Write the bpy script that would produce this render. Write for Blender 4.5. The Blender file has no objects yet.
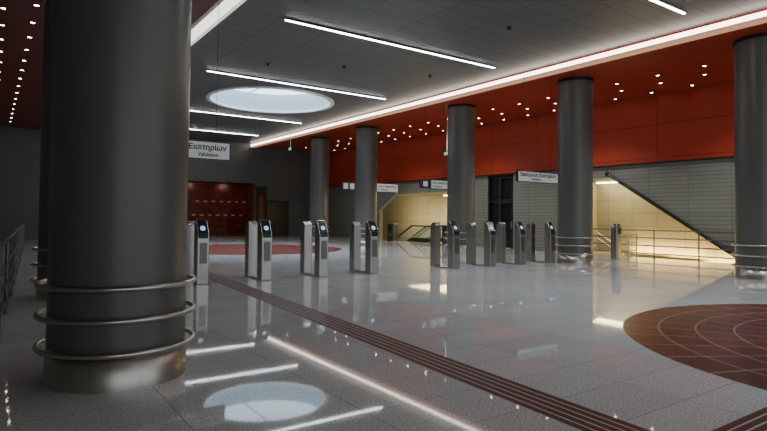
import bpy, math, random
from mathutils import Vector, Matrix
random.seed(4)
S = bpy.context.scene
COL = S.collection

# ---------------------------------------------------------------- materials
def newmat(name):
    m = bpy.data.materials.new(name); m.use_nodes = True
    nt = m.node_tree; nt.nodes.clear()
    o = nt.nodes.new('ShaderNodeOutputMaterial'); b = nt.nodes.new('ShaderNodeBsdfPrincipled')
    nt.links.new(b.outputs[0], o.inputs[0])
    return m, nt, b

def mat(name, col, rough=0.5, metal=0.0, var=0.08, scale=6.0, bump=0.0, emit=None, es=0.0, stretch=None, coat=0.0, spec=None):
    m, nt, b = newmat(name)
    N, L = nt.nodes, nt.links
    tc = N.new('ShaderNodeTexCoord'); mp = N.new('ShaderNodeMapping')
    if stretch: mp.inputs['Scale'].default_value = stretch
    L.new(tc.outputs['Object'], mp.inputs[0])
    nz = N.new('ShaderNodeTexNoise'); nz.inputs['Scale'].default_value = scale; nz.inputs['Detail'].default_value = 4
    L.new(mp.outputs[0], nz.inputs['Vector'])
    mx = N.new('ShaderNodeMix'); mx.data_type = 'RGBA'
    L.new(nz.outputs['Fac'], mx.inputs[0])
    mx.inputs[6].default_value = (*[c*(1-var) for c in col], 1)
    mx.inputs[7].default_value = (*[min(1, c*(1+var)) for c in col], 1)
    L.new(mx.outputs[2], b.inputs['Base Color'])
    b.inputs['Roughness'].default_value = rough; b.inputs['Metallic'].default_value = metal
    if coat: b.inputs['Coat Weight'].default_value = coat
    if spec is not None: b.inputs['Specular IOR Level'].default_value = spec
    if bump:
        bp = N.new('ShaderNodeBump'); bp.inputs['Strength'].default_value = bump; bp.inputs['Distance'].default_value = 0.01
        L.new(nz.outputs['Fac'], bp.inputs['Height']); L.new(bp.outputs[0], b.inputs['Normal'])
    if emit:
        b.inputs['Emission Color'].default_value = (*emit, 1); b.inputs['Emission Strength'].default_value = es
    return m

def panelmat(name, c1, c2, cm, w, h, axes, rough=0.5, metal=0.0, mortar=0.01, offset=0.5, speck=0.0, bump=0.3, roughvar=0.0, speckscale=60):
    """brick-texture panels laid in building axes ('XY','YZ','XZ')"""
    m, nt, b = newmat(name); N, L = nt.nodes, nt.links
    tc = N.new('ShaderNodeTexCoord'); sp = N.new('ShaderNodeSeparateXYZ'); cb = N.new('ShaderNodeCombineXYZ')
    L.new(tc.outputs['Object'], sp.inputs[0])
    L.new(sp.outputs['XYZ'.index(axes[0])], cb.inputs[0]); L.new(sp.outputs['XYZ'.index(axes[1])], cb.inputs[1])
    br = N.new('ShaderNodeTexBrick'); L.new(cb.outputs[0], br.inputs['Vector'])
    br.inputs['Scale'].default_value = 1; br.offset = offset
    br.inputs['Brick Width'].default_value = w; br.inputs['Row Height'].default_value = h
    br.inputs['Mortar Size'].default_value = mortar; br.inputs['Mortar Smooth'].default_value = 0.1
    br.inputs['Color1'].default_value = (*c1, 1); br.inputs['Color2'].default_value = (*c2, 1); br.inputs['Mortar'].default_value = (*cm, 1)
    out = br.outputs['Color']
    if speck:
        nz = N.new('ShaderNodeTexNoise'); nz.inputs['Scale'].default_value = speckscale; nz.inputs['Detail'].default_value = 5
        L.new(tc.outputs['Object'], nz.inputs['Vector'])
        rm = N.new('ShaderNodeMapRange'); rm.inputs[1].default_value = .35; rm.inputs[2].default_value = .65
        rm.inputs[3].default_value = 1-speck; rm.inputs[4].default_value = 1+speck
        L.new(nz.outputs['Fac'], rm.inputs[0])
        mu = N.new('ShaderNodeVectorMath'); mu.operation = 'SCALE'
        L.new(out, mu.inputs[0]); L.new(rm.outputs[0], mu.inputs['Scale']); out = mu.outputs[0]
    L.new(out, b.inputs['Base Color'])
    b.inputs['Metallic'].default_value = metal; b.inputs['Roughness'].default_value = rough
    if roughvar:
        n2 = N.new('ShaderNodeTexNoise'); n2.inputs['Scale'].default_value = 1.3
        L.new(tc.outputs['Object'], n2.inputs['Vector'])
        r2 = N.new('ShaderNodeMapRange'); r2.inputs[3].default_value = rough-roughvar; r2.inputs[4].default_value = rough+roughvar
        L.new(n2.outputs['Fac'], r2.inputs[0]); L.new(r2.outputs[0], b.inputs['Roughness'])
    if bump:
        bp = N.new('ShaderNodeBump'); bp.inputs['Strength'].default_value = bump; bp.inputs['Distance'].default_value = 0.004; bp.invert = True
        L.new(br.outputs['Fac'], bp.inputs['Height']); L.new(bp.outputs[0], b.inputs['Normal'])
    return m

M_floor = panelmat('polished_granite', (.64,.665,.685), (.56,.585,.605), (.36,.38,.39), 1.2, .6, 'XY', rough=.034, mortar=.005, offset=0.0, speck=.34, bump=.08, roughvar=.012, speckscale=60)
M_ceil = panelmat('grey_metal_ceiling_panels', (.100,.110,.112), (.088,.098,.10), (.020,.022,.023), 1.5, .6, 'XY', rough=.42, metal=.1, mortar=.013, offset=0.0, speck=.05)
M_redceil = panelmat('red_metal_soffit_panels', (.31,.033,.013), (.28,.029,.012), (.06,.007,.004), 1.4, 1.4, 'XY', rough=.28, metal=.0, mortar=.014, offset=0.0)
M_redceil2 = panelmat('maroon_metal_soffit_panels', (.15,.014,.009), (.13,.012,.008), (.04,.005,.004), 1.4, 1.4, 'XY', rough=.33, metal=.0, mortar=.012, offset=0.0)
M_redwall = panelmat('red_wall_panels', (.44,.044,.014), (.40,.039,.013), (.13,.013,.006), 2.9, 1.3, 'YZ', rough=.42, mortar=.015, offset=0.0)
M_greywall = panelmat('grey_ribbed_wall', (.24,.25,.22), (.21,.22,.195), (.12,.125,.11), 1.5, .15, 'YZ', rough=.45, mortar=.012, offset=0.0)
M_endwall = panelmat('grey_end_wall_tiles', (.11,.12,.113), (.10,.11,.105), (.07,.075,.073), 1.5, .5, 'XZ', rough=.45, mortar=.008, offset=0.0)
M_niche = panelmat('cream_niche_tiles', (.44,.41,.31), (.40,.375,.285), (.24,.22,.16), 1.2, .6, 'YZ', rough=.4, mortar=.012, offset=0.0)
M_nicheX = panelmat('cream_niche_end_tiles', (.44,.41,.31), (.40,.375,.285), (.24,.22,.16), 1.2, .6, 'XZ', rough=.4, mortar=.012, offset=0.0)
M_shingle = panelmat('red_shingle', (.13,.020,.012), (.07,.011,.008), (.04,.007,.005), .8, .28, 'XZ', rough=.25, metal=.1, mortar=.015, speck=.35, speckscale=2.2)
M_column = mat('grey_painted_column', (.135,.137,.126), rough=.33, var=.05, scale=2, metal=.15)
M_steel = mat('brushed_stainless', (.55,.54,.51), rough=.28, metal=1, var=.10, scale=14, stretch=(1,1,.04))
M_gate = mat('brushed_gate_steel', (.42,.405,.375), rough=.27, metal=1, var=.20, scale=14, stretch=(1,1,.05))
M_steelw = mat('brushed_base_band', (.52,.49,.44), rough=.33, metal=1, var=.18, scale=14, stretch=(1,1,.06))
M_black = mat('black_plastic', (.015,.016,.018), rough=.2)
M_dark = mat('dark_metal', (.03,.03,.03), rough=.35, metal=.5)
M_drail = mat('dark_satin_rail', (.16,.16,.155), rough=.35, metal=.9)
M_white = mat('white_paint', (.8,.8,.78), rough=.5, var=.03)
M_signw = mat('white_sign_face', (.60,.62,.62), rough=.4, var=.02, emit=(.8,.85,.85), es=.15)
M_signk = mat('dark_sign_face', (.02,.03,.05), rough=.3)
M_text = mat('sign_lettering', (.015,.015,.017), rough=.5)
M_textw = mat('white_lettering', (.85,.85,.85), rough=.5, emit=(1,1,1), es=.5)
M_blue = mat('blue_reader_glow', (.3,.5,.85), rough=.3, emit=(.30,.58,1.0), es=1.5)
M_green = mat('green_exit_face', (.02,.35,.12), rough=.4, emit=(.05,.8,.3), es=.8)
M_lamp = mat('linear_lamp_diffuser', (.9,.9,.9), rough=.4, emit=(.95,.97,1.0), es=22)
M_cove = mat('cove_lamp_diffuser', (.9,.9,.85), rough=.4, emit=(1.0,.92,.78), es=7)
M_covespill = mat('cove_painted_spill', (.80,.45,.30), rough=.5, emit=(1.0,.50,.28), es=.45)  # emission paints the orange light spill on the soffit edge
M_covesoft2 = mat('cove_pale_edge', (.85,.82,.74), rough=.5, emit=(1.0,.93,.80), es=.8)
M_covel = mat('cove_soft_diffuser', (.85,.82,.74), rough=.5, emit=(1.0,.95,.82), es=2.0)
M_down = mat('downlight_lens', (.9,.85,.8), rough=.3, emit=(1.0,.88,.72), es=26)
M_warm = mat('warm_lamp_diffuser', (.9,.85,.7), rough=.4, emit=(1.0,.86,.55), es=14)
M_sky = mat('skylight_glass', (.7,.8,.85), rough=.2, emit=(.72,.88,1.0), es=3.0)
M_shaft = mat('oculus_shaft_white', (.55,.64,.70), rough=.6, var=.04)
M_maroon = mat('maroon_tactile_tile', (.085,.016,.014), rough=.45, var=.2, scale=20, spec=.15)
M_beige = mat('pale_tactile_tile', (.62,.58,.55), rough=.2, var=.1, scale=20)
M_stair = mat('stair_stone', (.45,.42,.36), rough=.5, var=.1)
M_rubber = mat('handrail_rubber', (.02,.02,.02), rough=.45)
M_brown = mat('dark_escalator_panel', (.10,.07,.05), rough=.3, metal=.6)
M_cream = mat('cream_stringer', (.42,.40,.32), rough=.4)
M_dimred = mat('dim_red_panel', (.20,.025,.013), rough=.4)
M_spotred = mat('painted_amber_highlight', (.4,.18,.1), rough=.5, emit=(1,.35,.15), es=.06)  # weak emission painted as highlights on the shingles, no real lamp

def glassmat():
    m, nt, b = newmat('clear_glass')
    nz = nt.nodes.new('ShaderNodeTexNoise'); nz.inputs['Scale'].default_value = 3
    rm = nt.nodes.new('ShaderNodeMapRange'); rm.inputs[3].default_value = .02; rm.inputs[4].default_value = .06
    nt.links.new(nz.outputs['Fac'], rm.inputs[0]); nt.links.new(rm.outputs[0], b.inputs['Roughness'])
    b.inputs['Base Color'].default_value = (.85,.93,.92,1); b.inputs['Transmission Weight'].default_value = .9
    b.inputs['IOR'].default_value = 1.1
    return m
M_glass = glassmat()

def medallionmat():
    m, nt, b = newmat('red_radial_paving'); N, L = nt.nodes, nt.links
    tc = N.new('ShaderNodeTexCoord'); sp = N.new('ShaderNodeSeparateXYZ'); L.new(tc.outputs['Object'], sp.inputs[0])
    at = N.new('ShaderNodeMath'); at.operation = 'ARCTAN2'; L.new(sp.outputs[1], at.inputs[0]); L.new(sp.outputs[0], at.inputs[1])
    # angle measured as an arc length at mid radius, so radial joints match the ring joints in width
    sc = N.new('ShaderNodeMath'); sc.operation = 'MULTIPLY_ADD'; sc.inputs[1].default_value = 36*.5/(2*math.pi); sc.inputs[2].default_value = 50
    L.new(at.outputs[0], sc.inputs[0])
    ln = N.new('ShaderNodeVectorMath'); ln.operation = 'LENGTH'; L.new(tc.outputs['Object'], ln.inputs[0])
    cb = N.new('ShaderNodeCombineXYZ'); L.new(sc.outputs[0], cb.inputs[0]); L.new(ln.outputs['Value'], cb.inputs[1])
    br = N.new('ShaderNodeTexBrick'); L.new(cb.outputs[0], br.inputs['Vector']); br.offset=0
    br.inputs['Scale'].default_value = 1; br.inputs['Brick Width'].default_value = .5; br.inputs['Row Height'].default_value = .46
    br.inputs['Mortar Size'].default_value = .012; br.inputs['Mortar Smooth'].default_value = 0
    br.inputs['Color1'].default_value = (.14,.028,.023,1); br.inputs['Color2'].default_value = (.095,.019,.016,1); br.inputs['Mortar'].default_value = (.32,.23,.21,1)
    L.new(br.outputs['Color'], b.inputs['Base Color']); b.inputs['Roughness'].default_value = .28; b.inputs['Specular IOR Level'].default_value=.25
    return m
M_med = medallionmat()

# ---------------------------------------------------------------- mesh building
class MB:
    def __init__(s): s.v=[]; s.f=[]; s.m=[]; s.sm=[]; s.mats=[]
    def mi(s, m):
        if m not in s.mats: s.mats.append(m)
        return s.mats.index(m)
    def add(s, vs, fs, m, smooth=False):
        o=len(s.v); i=s.mi(m); s.v += [tuple(v) for v in vs]
        for f in fs: s.f.append([o+k for k in f]); s.m.append(i); s.sm.append(smooth)
        return s
    def box(s, a, b, m):
        x0,y0,z0=a; x1,y1,z1=b
        return s.add([(x0,y0,z0),(x1,y0,z0),(x1,y1,z0),(x0,y1,z0),(x0,y0,z1),(x1,y0,z1),(x1,y1,z1),(x0,y1,z1)],
                     [(3,2,1,0),(4,5,6,7),(0,1,5,4),(1,2,6,5),(2,3,7,6),(3,0,4,7)], m)
    def prism(s, poly, lo, hi, m, axis='X'):
        """poly: list of 2-D points in the other two axes, CCW"""
        def P(t,p):
            return {'X':(t,p[0],p[1]),'Y':(p[0],t,p[1]),'Z':(p[0],p[1],t)}[axis]
        n=len(poly); vs=[P(lo,p) for p in poly]+[P(hi,p) for p in poly]
        fs=[tuple(range(n))[::-1], tuple(range(n,2*n))]+[(i,(i+1)%n,n+(i+1)%n,n+i) for i in range(n)]
        if axis=='Y': fs=[f[::-1] for f in fs]
        return s.add(vs,fs,m)
    def lathe(s, prof, m, n=64, c=(0,0,0), smooth=True):
        """prof list of (r,z), closed surface of revolution about z"""
        vs=[];fs=[]
        for r,z in prof:
            for i in range(n):
                a=2*math.pi*i/n; vs.append((c[0]+r*math.cos(a),c[1]+r*math.sin(a),c[2]+z))
        for k in range(len(prof)-1):
            for i in range(n):
                j=(i+1)%n; fs.append((k*n+i,k*n+j,(k+1)*n+j,(k+1)*n+i))
        return s.add(vs,fs,m,smooth)
    def tube(s, pts, r, m, n=10, closed=False):
        pts=[Vector(p) for p in pts]; N=len(pts); vs=[];fs=[]
        for k,p in enumerate(pts):
            if closed: t=(pts[(k+1)%N]-pts[(k-1)%N])
            else: t=pts[min(k+1,N-1)]-pts[max(k-1,0)]
            t.normalize(); up=Vector((0,0,1)) if abs(t.z)<.95 else Vector((1,0,0))
            a=t.cross(up).normalized(); b=a.cross(t)
            for i in range(n):
                q=2*math.pi*i/n; vs.append(p+a*math.cos(q)*r+b*math.sin(q)*r)
        for k in range(N if closed else N-1):
            kk=(k+1)%N
            for i in range(n):
                j=(i+1)%n; fs.append((k*n+i,k*n+j,kk*n+j,kk*n+i))
        s.add(vs,fs,m,True)
        if not closed:
            s.add([vs[i] for i in range(n)],[tuple(range(n))[::-1]],m); s.add([vs[(N-1)*n+i] for i in range(n)],[tuple(range(n))],m)
        return s
    def obj(s, name, parent=None, loc=(0,0,0), bevel=0, rotz=0):
        me=bpy.data.meshes.new(name); me.from_pydata(s.v,[],s.f)
        for m in s.mats: me.materials.append(m)
        for p,i,sm in zip(me.polygons,s.m,s.sm): p.material_index=i; p.use_smooth=sm
        me.update()
        o=bpy.data.objects.new(name,me); COL.objects.link(o); o.location=loc; o.rotation_euler=(0,0,rotz)
        if parent: o.parent=parent
        if bevel:
            bv=o.modifiers.new('bevel','BEVEL'); bv.width=bevel; bv.segments=3; bv.limit_method='ANGLE'
        return o

def tag(o, label=None, category=None, group=None, kind=None):
    if label: o['label']=label
    if category: o['category']=category
    if group: o['group']=group
    if kind: o['kind']=kind
    return o
def empty(name, loc=(0,0,0), rotz=0):
    e=bpy.data.objects.new(name,None); COL.objects.link(e); e.location=loc; e.rotation_euler=(0,0,rotz); e.empty_display_size=.2
    return e
def dup(root, loc, rotz=None):
    r=root.copy(); COL.objects.link(r); r.location=loc
    if rotz is not None: r.rotation_euler=(0,0,rotz)
    def rec(src,dst):
        for c in list(src.children):
            k=c.copy(); COL.objects.link(k); k.parent=dst; k.matrix_parent_inverse=c.matrix_parent_inverse.copy(); rec(c,k)
    rec(root,r); return r
def text(body, size, loc, m, parent=None, align='LEFT', rot=(math.pi/2,0,0), name='lettering', bold=.0):
    cu=bpy.data.curves.new(name,'FONT'); cu.body=body; cu.size=size; cu.align_x=align; cu.extrude=.002; cu.offset=bold
    t=bpy.data.objects.new(name,cu); COL.objects.link(t)
    bpy.context.view_layer.update()
    me=bpy.data.meshes.new_from_object(t.evaluated_get(bpy.context.evaluated_depsgraph_get()))
    bpy.data.objects.remove(t)
    me.materials.clear(); me.materials.append(m)
    o=bpy.data.objects.new(name,me); COL.objects.link(o); o.location=loc; o.rotation_euler=rot
    if parent: o.parent=parent
    return o

ZR=6.35   # red soffit height
ZG=6.60   # grey ceiling height
XE=15.1   # red soffit edge
XL=4.60
XW=21.2   # side wall
YE=38.0   # end wall
YB=-8.0

# ---------------------------------------------------------------- structure
tag(MB().box((-4,YB,-.2),(21.4,YE+4,0),M_floor).obj('floor'),'polished speckled grey granite floor','floor',kind='structure')

OC=(10.1,23.1); OR=2.7; H=3.2
b=MB()
for (x0,y0,x1,y1) in [(XL,YB,XE,OC[1]-H),(XL,OC[1]+H,XE,YE),(XL,OC[1]-H,OC[0]-H,OC[1]+H),(OC[0]+H,OC[1]-H,XE,OC[1]+H)]:
    b.box((x0,y0,ZG),(x1,y1,ZG+.1),M_ceil)
n=64; vs=[];fs=[]
for i in range(n):
    a=2*math.pi*i/n; c,s_=math.cos(a),math.sin(a); k=H/max(abs(c),abs(s_))
    vs += [(OC[0]+OR*c,OC[1]+OR*s_,ZG),(OC[0]+k*c,OC[1]+k*s_,ZG)]
for i in range(n):
    j=(i+1)%n; fs.append((2*i,2*i+1,2*j+1,2*j)[::-1])
b.add(vs,fs,M_ceil)
tag(b.obj('ceiling'),'dark grey metal panel ceiling with a round opening','ceiling',kind='structure')
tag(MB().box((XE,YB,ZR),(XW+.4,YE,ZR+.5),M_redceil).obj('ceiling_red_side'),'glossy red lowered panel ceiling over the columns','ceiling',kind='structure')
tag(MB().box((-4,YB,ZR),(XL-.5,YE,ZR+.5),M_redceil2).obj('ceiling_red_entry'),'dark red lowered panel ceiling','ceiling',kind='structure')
tag(MB().box((-4.2,YB,0),(-4,YE,ZR+.5),M_greywall).obj('wall_left'),'dark grey ribbed wall','wall',kind='structure')

# side wall: grey lower storey with two stair openings and a lift opening, red upper storey
ZT=3.75
b=MB()
for poly in [[(YB,0),(8.43,0),(13.56,3.27),(13.56,ZT),(YB,ZT)],
             [(13.56,3.27),(16.2,3.27),(16.2,ZT),(13.56,ZT)],
             [(16.2,0),(19.0,0),(19.0,ZT),(16.2,ZT)],
             [(20.7,0),(22.3,0),(22.3,ZT),(20.7,ZT)],
             [(22.3,3.0),(28.7,3.0),(28.7,ZT),(22.3,ZT)],
             [(28.7,3.0),(30.6,1.9),(30.6,ZT),(28.7,ZT)],
             [(30.6,0),(YE,0),(YE,ZT),(30.6,ZT)]]:
    b.prism(poly,XW,XW+.25,M_greywall)
tag(b.obj('wall_right'),'grey ribbed wall with openings to the stairs','wall',kind='structure')
tag(MB().box((XW-.12,YB,ZT),(XW+.3,YE,ZR),M_redwall).obj('wall_right_upper'),'bright red panelled upper wall','wall',kind='structure')
# end wall with red alcove opening
b=MB()
b.box((-4,YE,0),(8.0,YE+.3,ZG+.1),M_endwall).box((15.5,YE,0),(XW+.4,YE+.3,ZG+.1),M_endwall).box((8.0,YE,3.8),(15.5,YE+.3,ZG+.1),M_endwall)
tag(b.obj('wall_end'),'dark grey tiled wall closing the hall','wall',kind='structure')
b=MB(); b.box((7.7,YE+2.5,0),(15.8,YE+2.7,3.9),M_shingle); b.box((7.7,YE+.3,3.8),(15.8,YE+2.7,3.95),M_dark)
b.box((7.6,YE+.3,0),(7.75,YE+2.7,3.9),M_shingle); b.box((15.75,YE+.3,0),(15.9,YE+2.7,3.9),M_shingle)
tag(b.obj('wall_alcove'),'alcove lined with glossy red shingle panels','wall',kind='structure')

# stairwell shell, each face its own structure
tag(MB().box((24.0,4.0,-4.8),(24.2,16.4,3.75),M_niche).obj('wall_stairwell_back'),'cream tiled stairwell wall lit with warm light','wall',kind='structure')
tag(MB().box((XW+.25,16.2,-.2),(24.0,16.4,3.75),M_nicheX).obj('wall_stairwell_end'),'cream tiled stairwell end wall','wall',kind='structure')
tag(MB().prism([(4.0,-2.55),(13.56,3.27),(16.2,3.27),(16.2,3.5),(13.4,3.5),(4.0,-2.3)],XW+.25,24.0,M_greywall).obj('ceiling_stairwell'),'sloping grey ceiling over the stairs','ceiling',kind='structure')
tag(MB().box((XW+.15,4.0,-4.8),(XW+.24,16.2,-.2),M_niche).obj('wall_stairwell_front'),'cream tiled stairwell wall below the hall floor','wall',kind='structure')
tag(MB().box((XW+.25,22.15,-4.8),(24.9,22.3,3.75),M_nicheX).obj('wall_escalator_near'),'cream tiled escalator well side','wall',kind='structure')
tag(MB().box((24.9,22.0,-4.8),(25.1,36,3.75),M_niche).obj('wall_escalator_back'),'cream tiled escalator well wall lit warm','wall',kind='structure')
tag(MB().box((XW+.25,22.3,3.0),(24.9,36,3.2),M_nicheX).obj('ceiling_escalator'),'pale ceiling over the escalator well','ceiling',kind='structure')
tag(MB().box((XW+.15,22.3,-4.8),(XW+.24,36,-.2),M_niche).obj('wall_escalator_front'),'cream tiled escalator well wall below the hall floor','wall',kind='structure')
tag(MB().box((XW+.25,36,-4.8),(24.9,36.2,3.2),M_nicheX).obj('wall_escalator_far'),'cream tiled escalator well end','wall',kind='structure')
# sloped edge trims
b=MB(); b.tube([(XW-.06,13.75,3.38),(XW-.06,8.35,-.05+.0)],.07,M_dark,12); b.lathe([(.001,-.08),(.08,-.08),(.08,.08),(.001,.08)],M_dark,16,c=(XW-.08,13.8,3.42))
tag(b.obj('trim_1'),'slim dark sloped rail edging the stair opening','trim',kind='structure')
b=MB(); b.tube([(XW-.06,28.6,3.02),(XW-.06,31.2,1.50)],.055,M_cream,12)
tag(b.obj('trim_2'),'pale sloped edge of the escalator opening','trim',kind='structure')
tag(MB().box((XW-.14,YB,ZT-.06),(XW-.02,YE,ZT),M_dark).obj('trim_shade'),'dark strip painting the shadow below the red wall','trim',kind='structure')  # solid dark strip stands in for the shade under the red wall
# steps
b=MB(); nst=26
for i in range(nst):
    y=14.6-.30*i; z=-.17*(i+1)
    b.box((XW+.26,y-.30,z-.3),(23.98,y,z),M_stair)
b.box((XW+.26,14.6,-.3),(23.98,16.18,0),M_stair)
tag(b.obj('staircase'),'pale stone staircase descending along the cream wall','stairs')

# cove lamps
e=empty('cove_lamp',(XE,15,ZR))
MB().box((-.05,YB-15,.06),(-.005,YE-15.1,.18),M_cove).obj('diffuser',e)
MB().box((-.05,YB-15,-.03),(.22,YE-15.1,.05),M_covespill).obj('lip',e)  # glowing lip imitates cove light spilling onto the red soffit
tag(e,'long warm white cove light along the red ceiling edge','ceiling light',group='cove lights')
e=empty('cove_lamp',(XL,15,ZR))
MB().box((-.40,YB-15,.0),(-.10,YE-15.1,.05),M_covel).obj('diffuser',e)
MB().box((-.10,YB-15,-.02),(.0,YE-15.1,.06),M_covesoft2).obj('lip',e)
MB().box((-.50,YB-15,-.02),(-.40,YE-15.1,.06),M_white).obj('lip',e)
tag(e,'broad soft cove light along the darker red ceiling edge','ceiling light',group='cove lights')

# ceiling linear lamps
e=empty('linear_lamp',(9.95,6.9,ZG-.022))
MB().box((-3.85,-.06,-.02),(3.85,.06,0),M_dark).obj('housing',e)
MB().box((-3.83,-.032,-.035),(3.83,.032,-.02),M_lamp).obj('diffuser',e)
tag(e,'long slim white light line recessed in the grey ceiling','ceiling light',group='ceiling light lines')
for y in (-6,.5,13.2,19.55,27.5,33.5): dup(e,(9.95,y,ZG-.022))

# oculus
SH=.85
e=empty('skylight_oculus',(OC[0],OC[1],ZG))
MB().lathe([(OR,0),(OR,SH)],M_shaft).obj('shaft',e)
MB().lathe([(OR-.10,-.06),(OR+.08,-.06),(OR+.08,.0),(OR,.0),(OR-.10,.04),(OR-.10,-.06)],M_white).obj('rim',e)
b=MB(); b.add([(OR*math.cos(2*math.pi*i/64),OR*math.sin(2*math.pi*i/64),SH) for i in range(64)],[tuple(range(64))[::-1]],M_sky); b.obj('skylight_pane',e)
b=MB(); b.box((-.03,-OR+.05,SH-.05),(.03,OR-.05,SH-.01),M_shaft); b.obj('glazing_bar',e)
tag(e,'large round skylight set in the grey ceiling','skylight')

# ---------------------------------------------------------------- columns
CR=.59
def ring(r,z,n=72): return [(r*math.cos(2*math.pi*i/n),r*math.sin(2*math.pi*i/n),z) for i in range(n)]
def column(loc, label, rails=True):
    e=empty('column',loc)
    MB().lathe([(CR,.27),(CR,ZR)],M_column,96).obj('shaft',e)
    MB().lathe([(CR+.012,0),(CR+.012,.27),(CR,.275)],M_steelw,96).obj('base_band',e)
    MB().lathe([(CR+.015,ZR-.10),(CR+.015,ZR)],M_dark,64).obj('collar',e)
    for z in (.32,.60,.87):
        b=MB().tube(ring(CR+.075,z),.024,M_steel,12,True)
        for k in range(6):
            a=math.pi/3*k+.3; b.tube([((CR-.01)*math.cos(a),(CR-.01)*math.sin(a),z),((CR+.075)*math.cos(a),(CR+.075)*math.sin(a),z)],.012,M_steel,8)
        b.obj('bumper_rail',e)
    tag(e,label,'column',group='round hall columns')
    return e
c0=column((1.02,5.76,0),'thick round grey column with three steel bumper rails')
for x,y in [(1.3,11.6),(16.7,6.38),(16.7,12.14),(16.7,17.93),(16.7,25.4),(16.7,30.7)]:
    d=dup(c0,(x,y,0)); d['label']='round grey column with bumper rails under the red ceiling'

# ---------------------------------------------------------------- ticket gates
def capsule(w,d,n=8):
    """rounded footprint, w along X, d along Y"""
    pts=[]; r=min(w,d)/2*.55
    for cx,cy,a0 in [(w/2-r,d/2-r,0),(-w/2+r,d/2-r,90),(-w/2+r,-d/2+r,180),(w/2-r,-d/2+r,270)]:
        for k in range(n+1):
            a=math.radians(a0+90*k/n); pts.append((cx+r*math.cos(a),cy+r*math.sin(a)))
    return pts
def loft(secs,m,caps=True):
    b=MB(); n=len(secs[0]); vs=[p for s in secs for p in s]; fs=[]
    for k in range(len(secs)-1):
        for i in range(n):
            j=(i+1)%n; fs.append((k*n+i,k*n+j,(k+1)*n+j,(k+1)*n+i))
    b.add(vs,fs,m,True); b.add(secs[0],[tuple(range(n))[::-1]],m); b.add(secs[-1],[tuple(range(n))],m)
    return b
GH=1.36
def gate(loc,label):
    e=empty('ticket_gate',loc)
    # front cabinet: side profile with a slanted face and a rounded crown, extruded across its width
    prof=[(-.14,0),(.12,0),(.12,1.20),(.118,1.30),(.105,1.355),(.08,1.385),(.05,1.385),(.02,1.365),(-.115,1.10),(-.138,1.02),(-.14,.95)]
    MB().prism(prof,-.13,.13,M_gate).obj('front_cabinet',e,bevel=.018)
    h=MB().prism([(-.146,.99),(-.122,1.105),(.018,1.378),(.05,1.398),(.085,1.398),(.085,1.37),(.05,1.37),(-.10,1.08),(-.126,.99)],-.105,.105,M_black).obj('reader_panel',e,bevel=.008)
    ang=math.atan2(1.378-1.105,.018+.122)
    b=MB(); b.lathe([(.030,0),(.056,0)],M_blue,24); b.add([(.02*math.cos(i*math.pi/8),.02*math.sin(i*math.pi/8),0) for i in range(16)],[tuple(range(16))],M_textw)
    o=b.obj('reader_light',h); o.location=(0,-.072,1.213); o.rotation_euler=(ang,0,0)
    MB().box((-.08,-.146,.45),(.08,-.140,.90),M_drail).obj('service_panel',e)
    # rear cabinet
    prof=[(-.115,0),(.115,0),(.115,1.16),(.09,1.28),(.045,1.345),(-.04,1.36),(-.09,1.33),(-.115,1.26)]
    o=MB().prism(prof,-.12,.12,M_gate).obj('rear_cabinet',e,bevel=.02); o.location=(0,.82,0)
    MB().box((-.08,.12,.0),(.08,.705,.035),M_gate).obj('base_link',e)
    MB().box((-.02,.12,.62),(.02,.145,1.05),M_dark).obj('flap_slot',e)
    tag(e,label,'ticket gate',group='row of ticket gates')
    return e
g0=gate((3.80,12.3,0),'stainless steel ticket gate with black reader head and blue light')
for x in (5.27,6.77,8.28,11.18,12.68,14.05,15.55): dup(g0,(x,12.3,0))
e=empty('gate_end_post',(19.5,12.35,0))
loft([[(x,y,z) for x,y in capsule(w,d)] for z,w,d in [(0,.34,.30),(1.15,.33,.29),(1.28,.31,.27),(1.34,.25,.2)]],M_gate).obj('body',e)
MB().box((-.12,-.155,.95),(.12,-.14,1.2),M_black).obj('panel',e)
tag(e,'solid brushed steel post ending the gate row','gate post')

# ---------------------------------------------------------------- signs
def hang_sign(x0,x1,y,z0,z1,face,lines,label,nm='hanging_sign',dark_w=0,extra=None):
    e=empty(nm,((x0+x1)/2,y,z0)); w=(x1-x0)/2; h=z1-z0
    MB().box((-w,-.05,0),(w,.05,h),M_dark).obj('sign_box',e,bevel=.01)
    MB().box((-w+.015,-.056,.02),(w-.015,-.05,h-.03),face).obj('sign_face',e)
    zc=(ZG if XL<x0<XE and x1<XE else ZR)-z0
    for sx in (-w*.7,w*.7): MB().tube([(sx,0,h),(sx,0,zc)],.005,M_dark,8).obj('suspension_rod',e)
    if dark_w: MB().box((-w+.015,-.060,.02),(-w+dark_w,-.056,h-.03),M_signk).obj('pictogram_panel',e)
    if extra:
        for a,b_ in extra: MB().box((-w+a,-.064,.08),(-w+b_,-.060,h-.09),M_signw).obj('pictogram',e)
    for body,size,dx,dz,m,bo in lines: text(body,size,(-w+dx,-.063,dz),m,e,bold=bo)
    tag(e,label,'sign',group='hanging direction signs')
    return e
hang_sign(2.36,4.38,12.3,2.72,3.13,M_signw,[('Επικύρωση Εισιτηρίων',.165,.20,.21,M_text,.004),('Validation',.115,1.30,.07,M_text,.002)],'white hanging sign with Greek and English ticket validation lettering')
hang_sign(13.9,15.9,12.3,2.70,3.06,M_signw,[('Επικύρωση Εισιτηρίων',.172,.08,.185,M_text,.003),('Validation',.125,.62,.06,M_text,.001)],'white hanging sign with validation lettering above the gates')
hang_sign(14.4,15.85,17.9,2.70,3.08,M_signw,[('Προς Αποβάθρες',.11,.60,.21,M_text,.001),('To Platforms',.10,.60,.07,M_text,.001)],'white and dark hanging sign beside a column',dark_w=.55,extra=[(.12,.36)])
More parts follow.
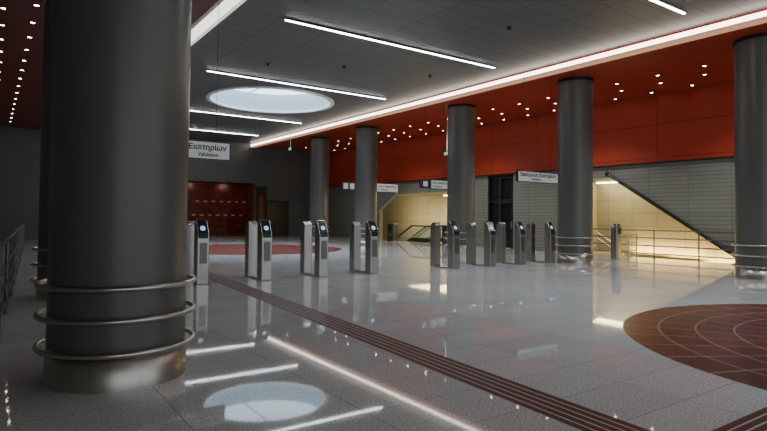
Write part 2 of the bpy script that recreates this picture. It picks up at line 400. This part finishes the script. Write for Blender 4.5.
hang_sign(16.3,20.3,27.4,3.00,3.50,M_signw,[('Προς Αποβάθρες',.17,2.5,.27,M_text,.002),('To Platforms',.14,2.5,.09,M_text,.002)],'long dark and white hanging sign behind the columns',dark_w=2.4,extra=[(.12,.42),(.55,.85)])
def exit_sign(loc,ztop):
    e=empty('exit_sign',loc)
    MB().box((-.03,-.20,0),(.03,.20,.20),M_dark).obj('sign_box',e)
    MB().box((-.036,-.18,.02),(-.03,.18,.18),M_green).obj('green_face',e)
    MB().tube([(0,0,.2),(0,0,ztop-loc[2])],.015,M_white,8).obj('suspension_rod',e)
    t=text('EXIT',.13,(-.037,.15,.055),M_textw,e,rot=(math.pi/2,0,-math.pi/2))
    tag(e,'small green illuminated exit sign on a rod','exit sign',group='exit signs')
    return e
exit_sign((18.6,21.0,4.6),ZR); exit_sign((14.6,30.5,5.4),ZG)

# ---------------------------------------------------------------- downlights
def downlight(loc):
    b=MB(); b.lathe([(.085,0),(.085,-.012),(.055,-.016),(.048,-.006)],M_dark,20)
    b.add([(.050*math.cos(i*math.pi/8),.050*math.sin(i*math.pi/8),-.012) for i in range(16)],[tuple(range(16))[::-1]],M_down)
    o=b.obj('downlight',loc=loc); tag(o,'small round warm recessed downlight in the red ceiling','downlight',group='recessed downlights'); return o
d0=downlight((18.2,1.0,ZR))
def dl(x,y):
    o=d0.copy(); COL.objects.link(o); o.location=(x,y,ZR)
for k in range(24):
    y=1.0+1.5*k
    for j,x in enumerate((18.2,19.3,20.5)):
        if k==0 and j==0: continue
        dl(x,y+.5*(j%2))
for k in range(20):
    for x,o_ in ((.78,0),(.15,.7),(2.6,.3)): dl(x,8.0+o_+1.45*k)

# ---------------------------------------------------------------- railings
def railing(p0,p1,zs,label,nposts=5,group='steel railings',posth=1.1,M=None):
    M=M or M_steel
    p0=Vector(p0);p1=Vector(p1); e=empty('steel_railing',p0); d=p1-p0
    for z in zs: MB().tube([(0,0,z),(d.x,d.y,d.z+z)],.024,M,10).obj('rail',e)
    for i in range(nposts):
        q=d*(i/(nposts-1)); MB().tube([(q.x,q.y,q.z),(q.x,q.y,q.z+posth)],.026,M,10).obj('post',e)
    tag(e,label,'railing',group=group); return e
railing((XW-.25,5.0,0),(XW-.25,15.0,0),(.2,.5,.8,1.1),'steel railing guarding the stair opening',7,M=M_drail)
railing((XW+.55,14.7,0),(XW+.55,7.2,-4.3),(.7,.95),'sloping steel handrail beside the stairs',7,posth=.95)
railing((-.12,3.6,0),(1.15,27.0,0),(.25,.5,.75,1.1),'long dark metal railing beside the stair void',12,M=M_drail)
railing((19.75,12.35,0),(XW-.3,12.35,0),(.3,.6,.9),'short steel railing joining the gates to the wall',3,posth=.95)

# ---------------------------------------------------------------- escalators
def escalator(loc,label):
    e=empty('escalator',loc)   # local: travel along +Y descending
    st=MB()
    for i in range(22):
        y=1.2+.38*i; z=-.19*(i-1) if i>1 else 0
        st.box((-.5,y,z-.25),(.5,y+.38,z-.01+.01),M_dark)
    st.box((-.5,-.6,-.02),(.5,1.2,.01),M_steel); st.obj('steps',e)
    for sx in (-.62,.62):
        b=MB()
        b.prism([(-.38,.12),(1.6,.12),(1.8,.90),(-.15,.90),(-.38,.80),(-.48,.55)],sx-.02,sx+.02,M_glass)
        b.prism([(1.6,.12),(9.4,-3.9),(9.5,-3.0),(1.8,.90)],sx-.02,sx+.02,M_glass); b.obj('balustrade',e)
        b=MB(); b.prism([(-.5,0),(1.6,0),(1.6,.24),(-.5,.24)],sx-.09,sx+.09,M_brown); b.prism([(1.6,-.2),(9.4,-4.2),(9.4,-3.76),(1.6,.24)],sx-.09,sx+.09,M_brown); b.obj('skirt',e)
        MB().tube([(sx,-.3,.25),(sx,-.5,.4),(sx,-.55,.6),(sx,-.42,.86),(sx,-.15,.97),(sx,1.8,.97),(sx,9.5,-2.95)],.05,M_rubber,10).obj('handrail',e)
    tag(e,label,'escalator',group='escalators'); return e
e0=escalator((22.35,26.0,0),'steel escalator descending into the cream lit well')
dup(e0,(24.0,26.0,0))
tag(MB().box((XW+.25,22.3,-.2),(24.9,26.3,-.025),M_stair).obj('floor_landing'),'pale landing floor','floor',kind='structure')
def cabinet(loc):
    e=empty('equipment_cabinet',loc)
    MB().box((-.22,-.3,0),(.22,.3,1.1),M_drail).obj('body',e,bevel=.03)
    MB().box((-.23,-.20,.7),(-.22,.20,1.0),M_signk).obj('screen',e)
    MB().box((-.235,-.15,.35),(-.22,.15,.45),M_steel).obj('slot',e)
    tag(e,'low dark grey equipment cabinet near the escalators','cabinet',group='equipment cabinets'); return e
m0=cabinet((20.7,23.2,0)); dup(m0,(20.7,28.4,0))

# ---------------------------------------------------------------- lift
e=empty('lift',(XW+.1,19.85,0))
b=MB(); b.box((-.12,-.84,0),(.3,-.72,3.7),M_dark).box((-.12,.72,0),(.3,.84,3.7),M_dark).box((-.12,-.84,3.55),(.3,.84,3.7),M_dark).box((-.10,-.72,2.3),(.2,.72,2.42),M_dark); b.obj('frame',e)
b=MB(); b.box((.02,-.71,.02),(.06,-.01,2.29),M_black); b.obj('door',e)
b=MB(); b.box((.02,.01,.02),(.06,.71,2.29),M_black); b.obj('door',e)
MB().box((.02,-.71,2.43),(.05,.71,3.54),M_black).obj('transom_panel',e)
MB().box((-.14,-.82,1.0),(-.12,-.74,1.35),M_steel).obj('call_panel',e)
MB().box((-.14,-.04,0),(-.08,.04,3.6),M_drail).obj('mullion',e)
tag(e,'tall black framed lift with dark glass doors','lift')
e=empty('door_1',(17.2,YE-.02,0)); MB().box((-.9,-.06,0),(.9,0,2.6),M_dark).obj('frame',e); MB().box((-.8,-.08,.02),(-.02,-.06,2.5),M_black).obj('leaf',e); MB().box((.02,-.08,.02),(.8,-.06,2.5),M_black).obj('leaf',e)
tag(e,'dark double door in the end wall','door',kind='structure')
e=empty('door_2',(15.95,YE-.02,0)); MB().box((-.4,-.06,0),(.4,0,3.6),M_dark).obj('frame',e); MB().box((-.2,-.08,.02),(.12,-.06,3.0),M_dimred).obj('leaf',e)
tag(e,'dark recess with a narrow dim red panel','door',kind='structure')
for i in range(7):  # rows of emissive dots imitate warm highlights on the shingles
    for z in (1.5,2.5):
        b=MB().box((-.12,-.03,-.05),(.12,0,.05),M_spotred); o=b.obj('painted_highlight',loc=(11.9+.58*i+(.25 if z>2 else 0),YE+2.5,z)); tag(o,'faint glowing dot painting a warm highlight on the red shingle wall','lamp',group='painted warm highlights')

# ---------------------------------------------------------------- floor inlays
def medallion(loc,R,Ri,label):
    """flat inlay; Ri>0 leaves the granite open in the middle"""
    b=MB(); n=96; b.lathe([(R,0),(R,.003)],M_med,n,smooth=False)
    if Ri: b.lathe([(R,.003),(Ri,.003),(Ri,0)],M_med,n,smooth=False)
    else: b.add([(R*math.cos(2*math.pi*i/n),R*math.sin(2*math.pi*i/n),.003) for i in range(n)],[tuple(range(n))],M_med)
    o=b.obj('floor_medallion',loc=loc); tag(o,label,'floor inlay',group='round floor inlays'); return o
medallion((9.28,1.42,0),3.68,0,'large round maroon paved inlay with pale joints')
medallion((9.7,24.2,0),4.1,0,'round dark red paved inlay beneath the skylight')
def tactile(p0,p1,w,label):
    p0=Vector((*p0,0)); p1=Vector((*p1,0)); L_=(p1-p0).length; a=math.atan2(p1.y-p0.y,p1.x-p0.x)
    e=empty('tactile_strip',p0,a)
    MB().box((0,-w/2,0),(L_,w/2,.003),M_beige).obj('bed',e)
    nr=5; p=w/nr
    for i in range(nr):
        y=-w/2+p*(i+.5); MB().box((0,y-p*.37,.003),(L_,y+p*.37,.005),M_maroon).obj('rib',e)
    tag(e,label,'tactile paving',group='tactile guiding strips'); return e
tactile((3.55,0.6),(4.62,15.5),.44,'ribbed maroon tactile guiding strip crossing the granite floor')
tactile((3.87,1.76),(5.72,1.76),.38,'ribbed maroon tactile strip leading to the round inlay')

def device(loc):
    b=MB(); b.lathe([(.06,0),(.06,-.05),(.04,-.09),(.001,-.1)],M_dark,20); o=b.obj('ceiling_camera',loc=loc)
    tag(o,'small dark dome device on the grey ceiling','camera',group='ceiling domes')
for p in [(9.7,16.2,ZG),(12.8,15.4,ZG),(11.2,10.2,ZG),(7.5,17.5,ZG)]: device(p)

# ---------------------------------------------------------------- lamps in wells and alcove
def area(name,loc,size,sy,power,col,rot):
    l=bpy.data.lights.new(name,'AREA'); l.shape='RECTANGLE'; l.size=size; l.size_y=sy; l.energy=power; l.color=col
    o=bpy.data.objects.new(name,l); COL.objects.link(o); o.location=loc; o.rotation_euler=rot; return o
b=MB().box((-.06,-1.2,0),(.06,1.2,.05),M_warm); o=b.obj('well_lamp',loc=(23.7,14.8,3.20)); tag(o,'warm strip lamp at the top of the stairwell','lamp',group='well lamps')
b=MB().box((-.06,-2.4,0),(.06,2.4,.05),M_warm); o=b.obj('well_lamp',loc=(24.5,25.5,2.93)); tag(o,'warm strip lamp at the top of the escalator well','lamp',group='well lamps')
area('stairwell_light',(22.9,14.6,3.15),1.0,2.0,50,(1,.78,.38),(0,0,0))
for y,z in ((8.8,-.7),(10.4,-.25),(12.0,-.05),(13.6,.0)):
    area('stair_wall_wash',(23.78,y,z),.15,1.5,60,(1,.68,.22),(0,math.radians(-165),0))
area('escalator_light',(23.0,26.0,2.9),2.0,5,250,(1,.78,.40),(0,0,0))
area('escalator_light_low',(22.6,30.5,1.2),1.0,3,90,(1,.78,.40),(0,math.radians(-110),0))
for x in (9.5,12,14.5): area('alcove_light',(x,YE+1.0,3.7),.4,.4,8,(1,.55,.35),(math.radians(25),0,0))
def spot(name,loc,e,col,ang,rot=(0,0,0),r=.15):
    l=bpy.data.lights.new(name,'SPOT'); l.energy=e; l.color=col; l.spot_size=math.radians(ang); l.spot_blend=.7; l.shadow_soft_size=r
    o=bpy.data.objects.new(name,l); COL.objects.link(o); o.location=loc; o.rotation_euler=rot
for y,e_ in ((2,560),(8,620),(14,620),(20,560),(26,380),(32,200)): spot('soffit_spot',(18.6,y,ZR-.05),e_,(1,.97,.92),130,(0,math.radians(5),0))
for y in (3.5,10,16.5,30): spot('floor_fill_spot',(10.5,y,ZG-.05),560,(.93,.97,1.0),125,(0,0,0),.12)  # added fill without fixtures, brightens the granite floor
for dx,dy in ((-1,0),(1,0),(0,1.4)): spot('skylight_daylight',(OC[0]+dx,OC[1]+dy,ZG+.5),1100,(.82,.92,1.0),110,(0,0,0),.3)

# world
w=bpy.data.worlds.new('world'); S.world=w; w.use_nodes=True
nt=w.node_tree; bg=nt.nodes['Background']; bg.inputs[0].default_value=(.78,.85,.92,1); bg.inputs[1].default_value=1.0

# camera
cam=bpy.data.cameras.new('camera'); co=bpy.data.objects.new('camera',cam); COL.objects.link(co)
PITCH=1.5
cam.sensor_width=36; cam.lens=560/767*36; cam.clip_end=300
cam.shift_y=(1.5-560*math.tan(math.radians(PITCH)))/767
R=Matrix.Rotation(math.radians(-35.1),4,'Z')@Matrix.Rotation(math.radians(90+PITCH),4,'X')@Matrix.Rotation(math.radians(.63),4,'Z')
co.matrix_world=Matrix.Translation((0,0,1.5))@R
S.camera=co
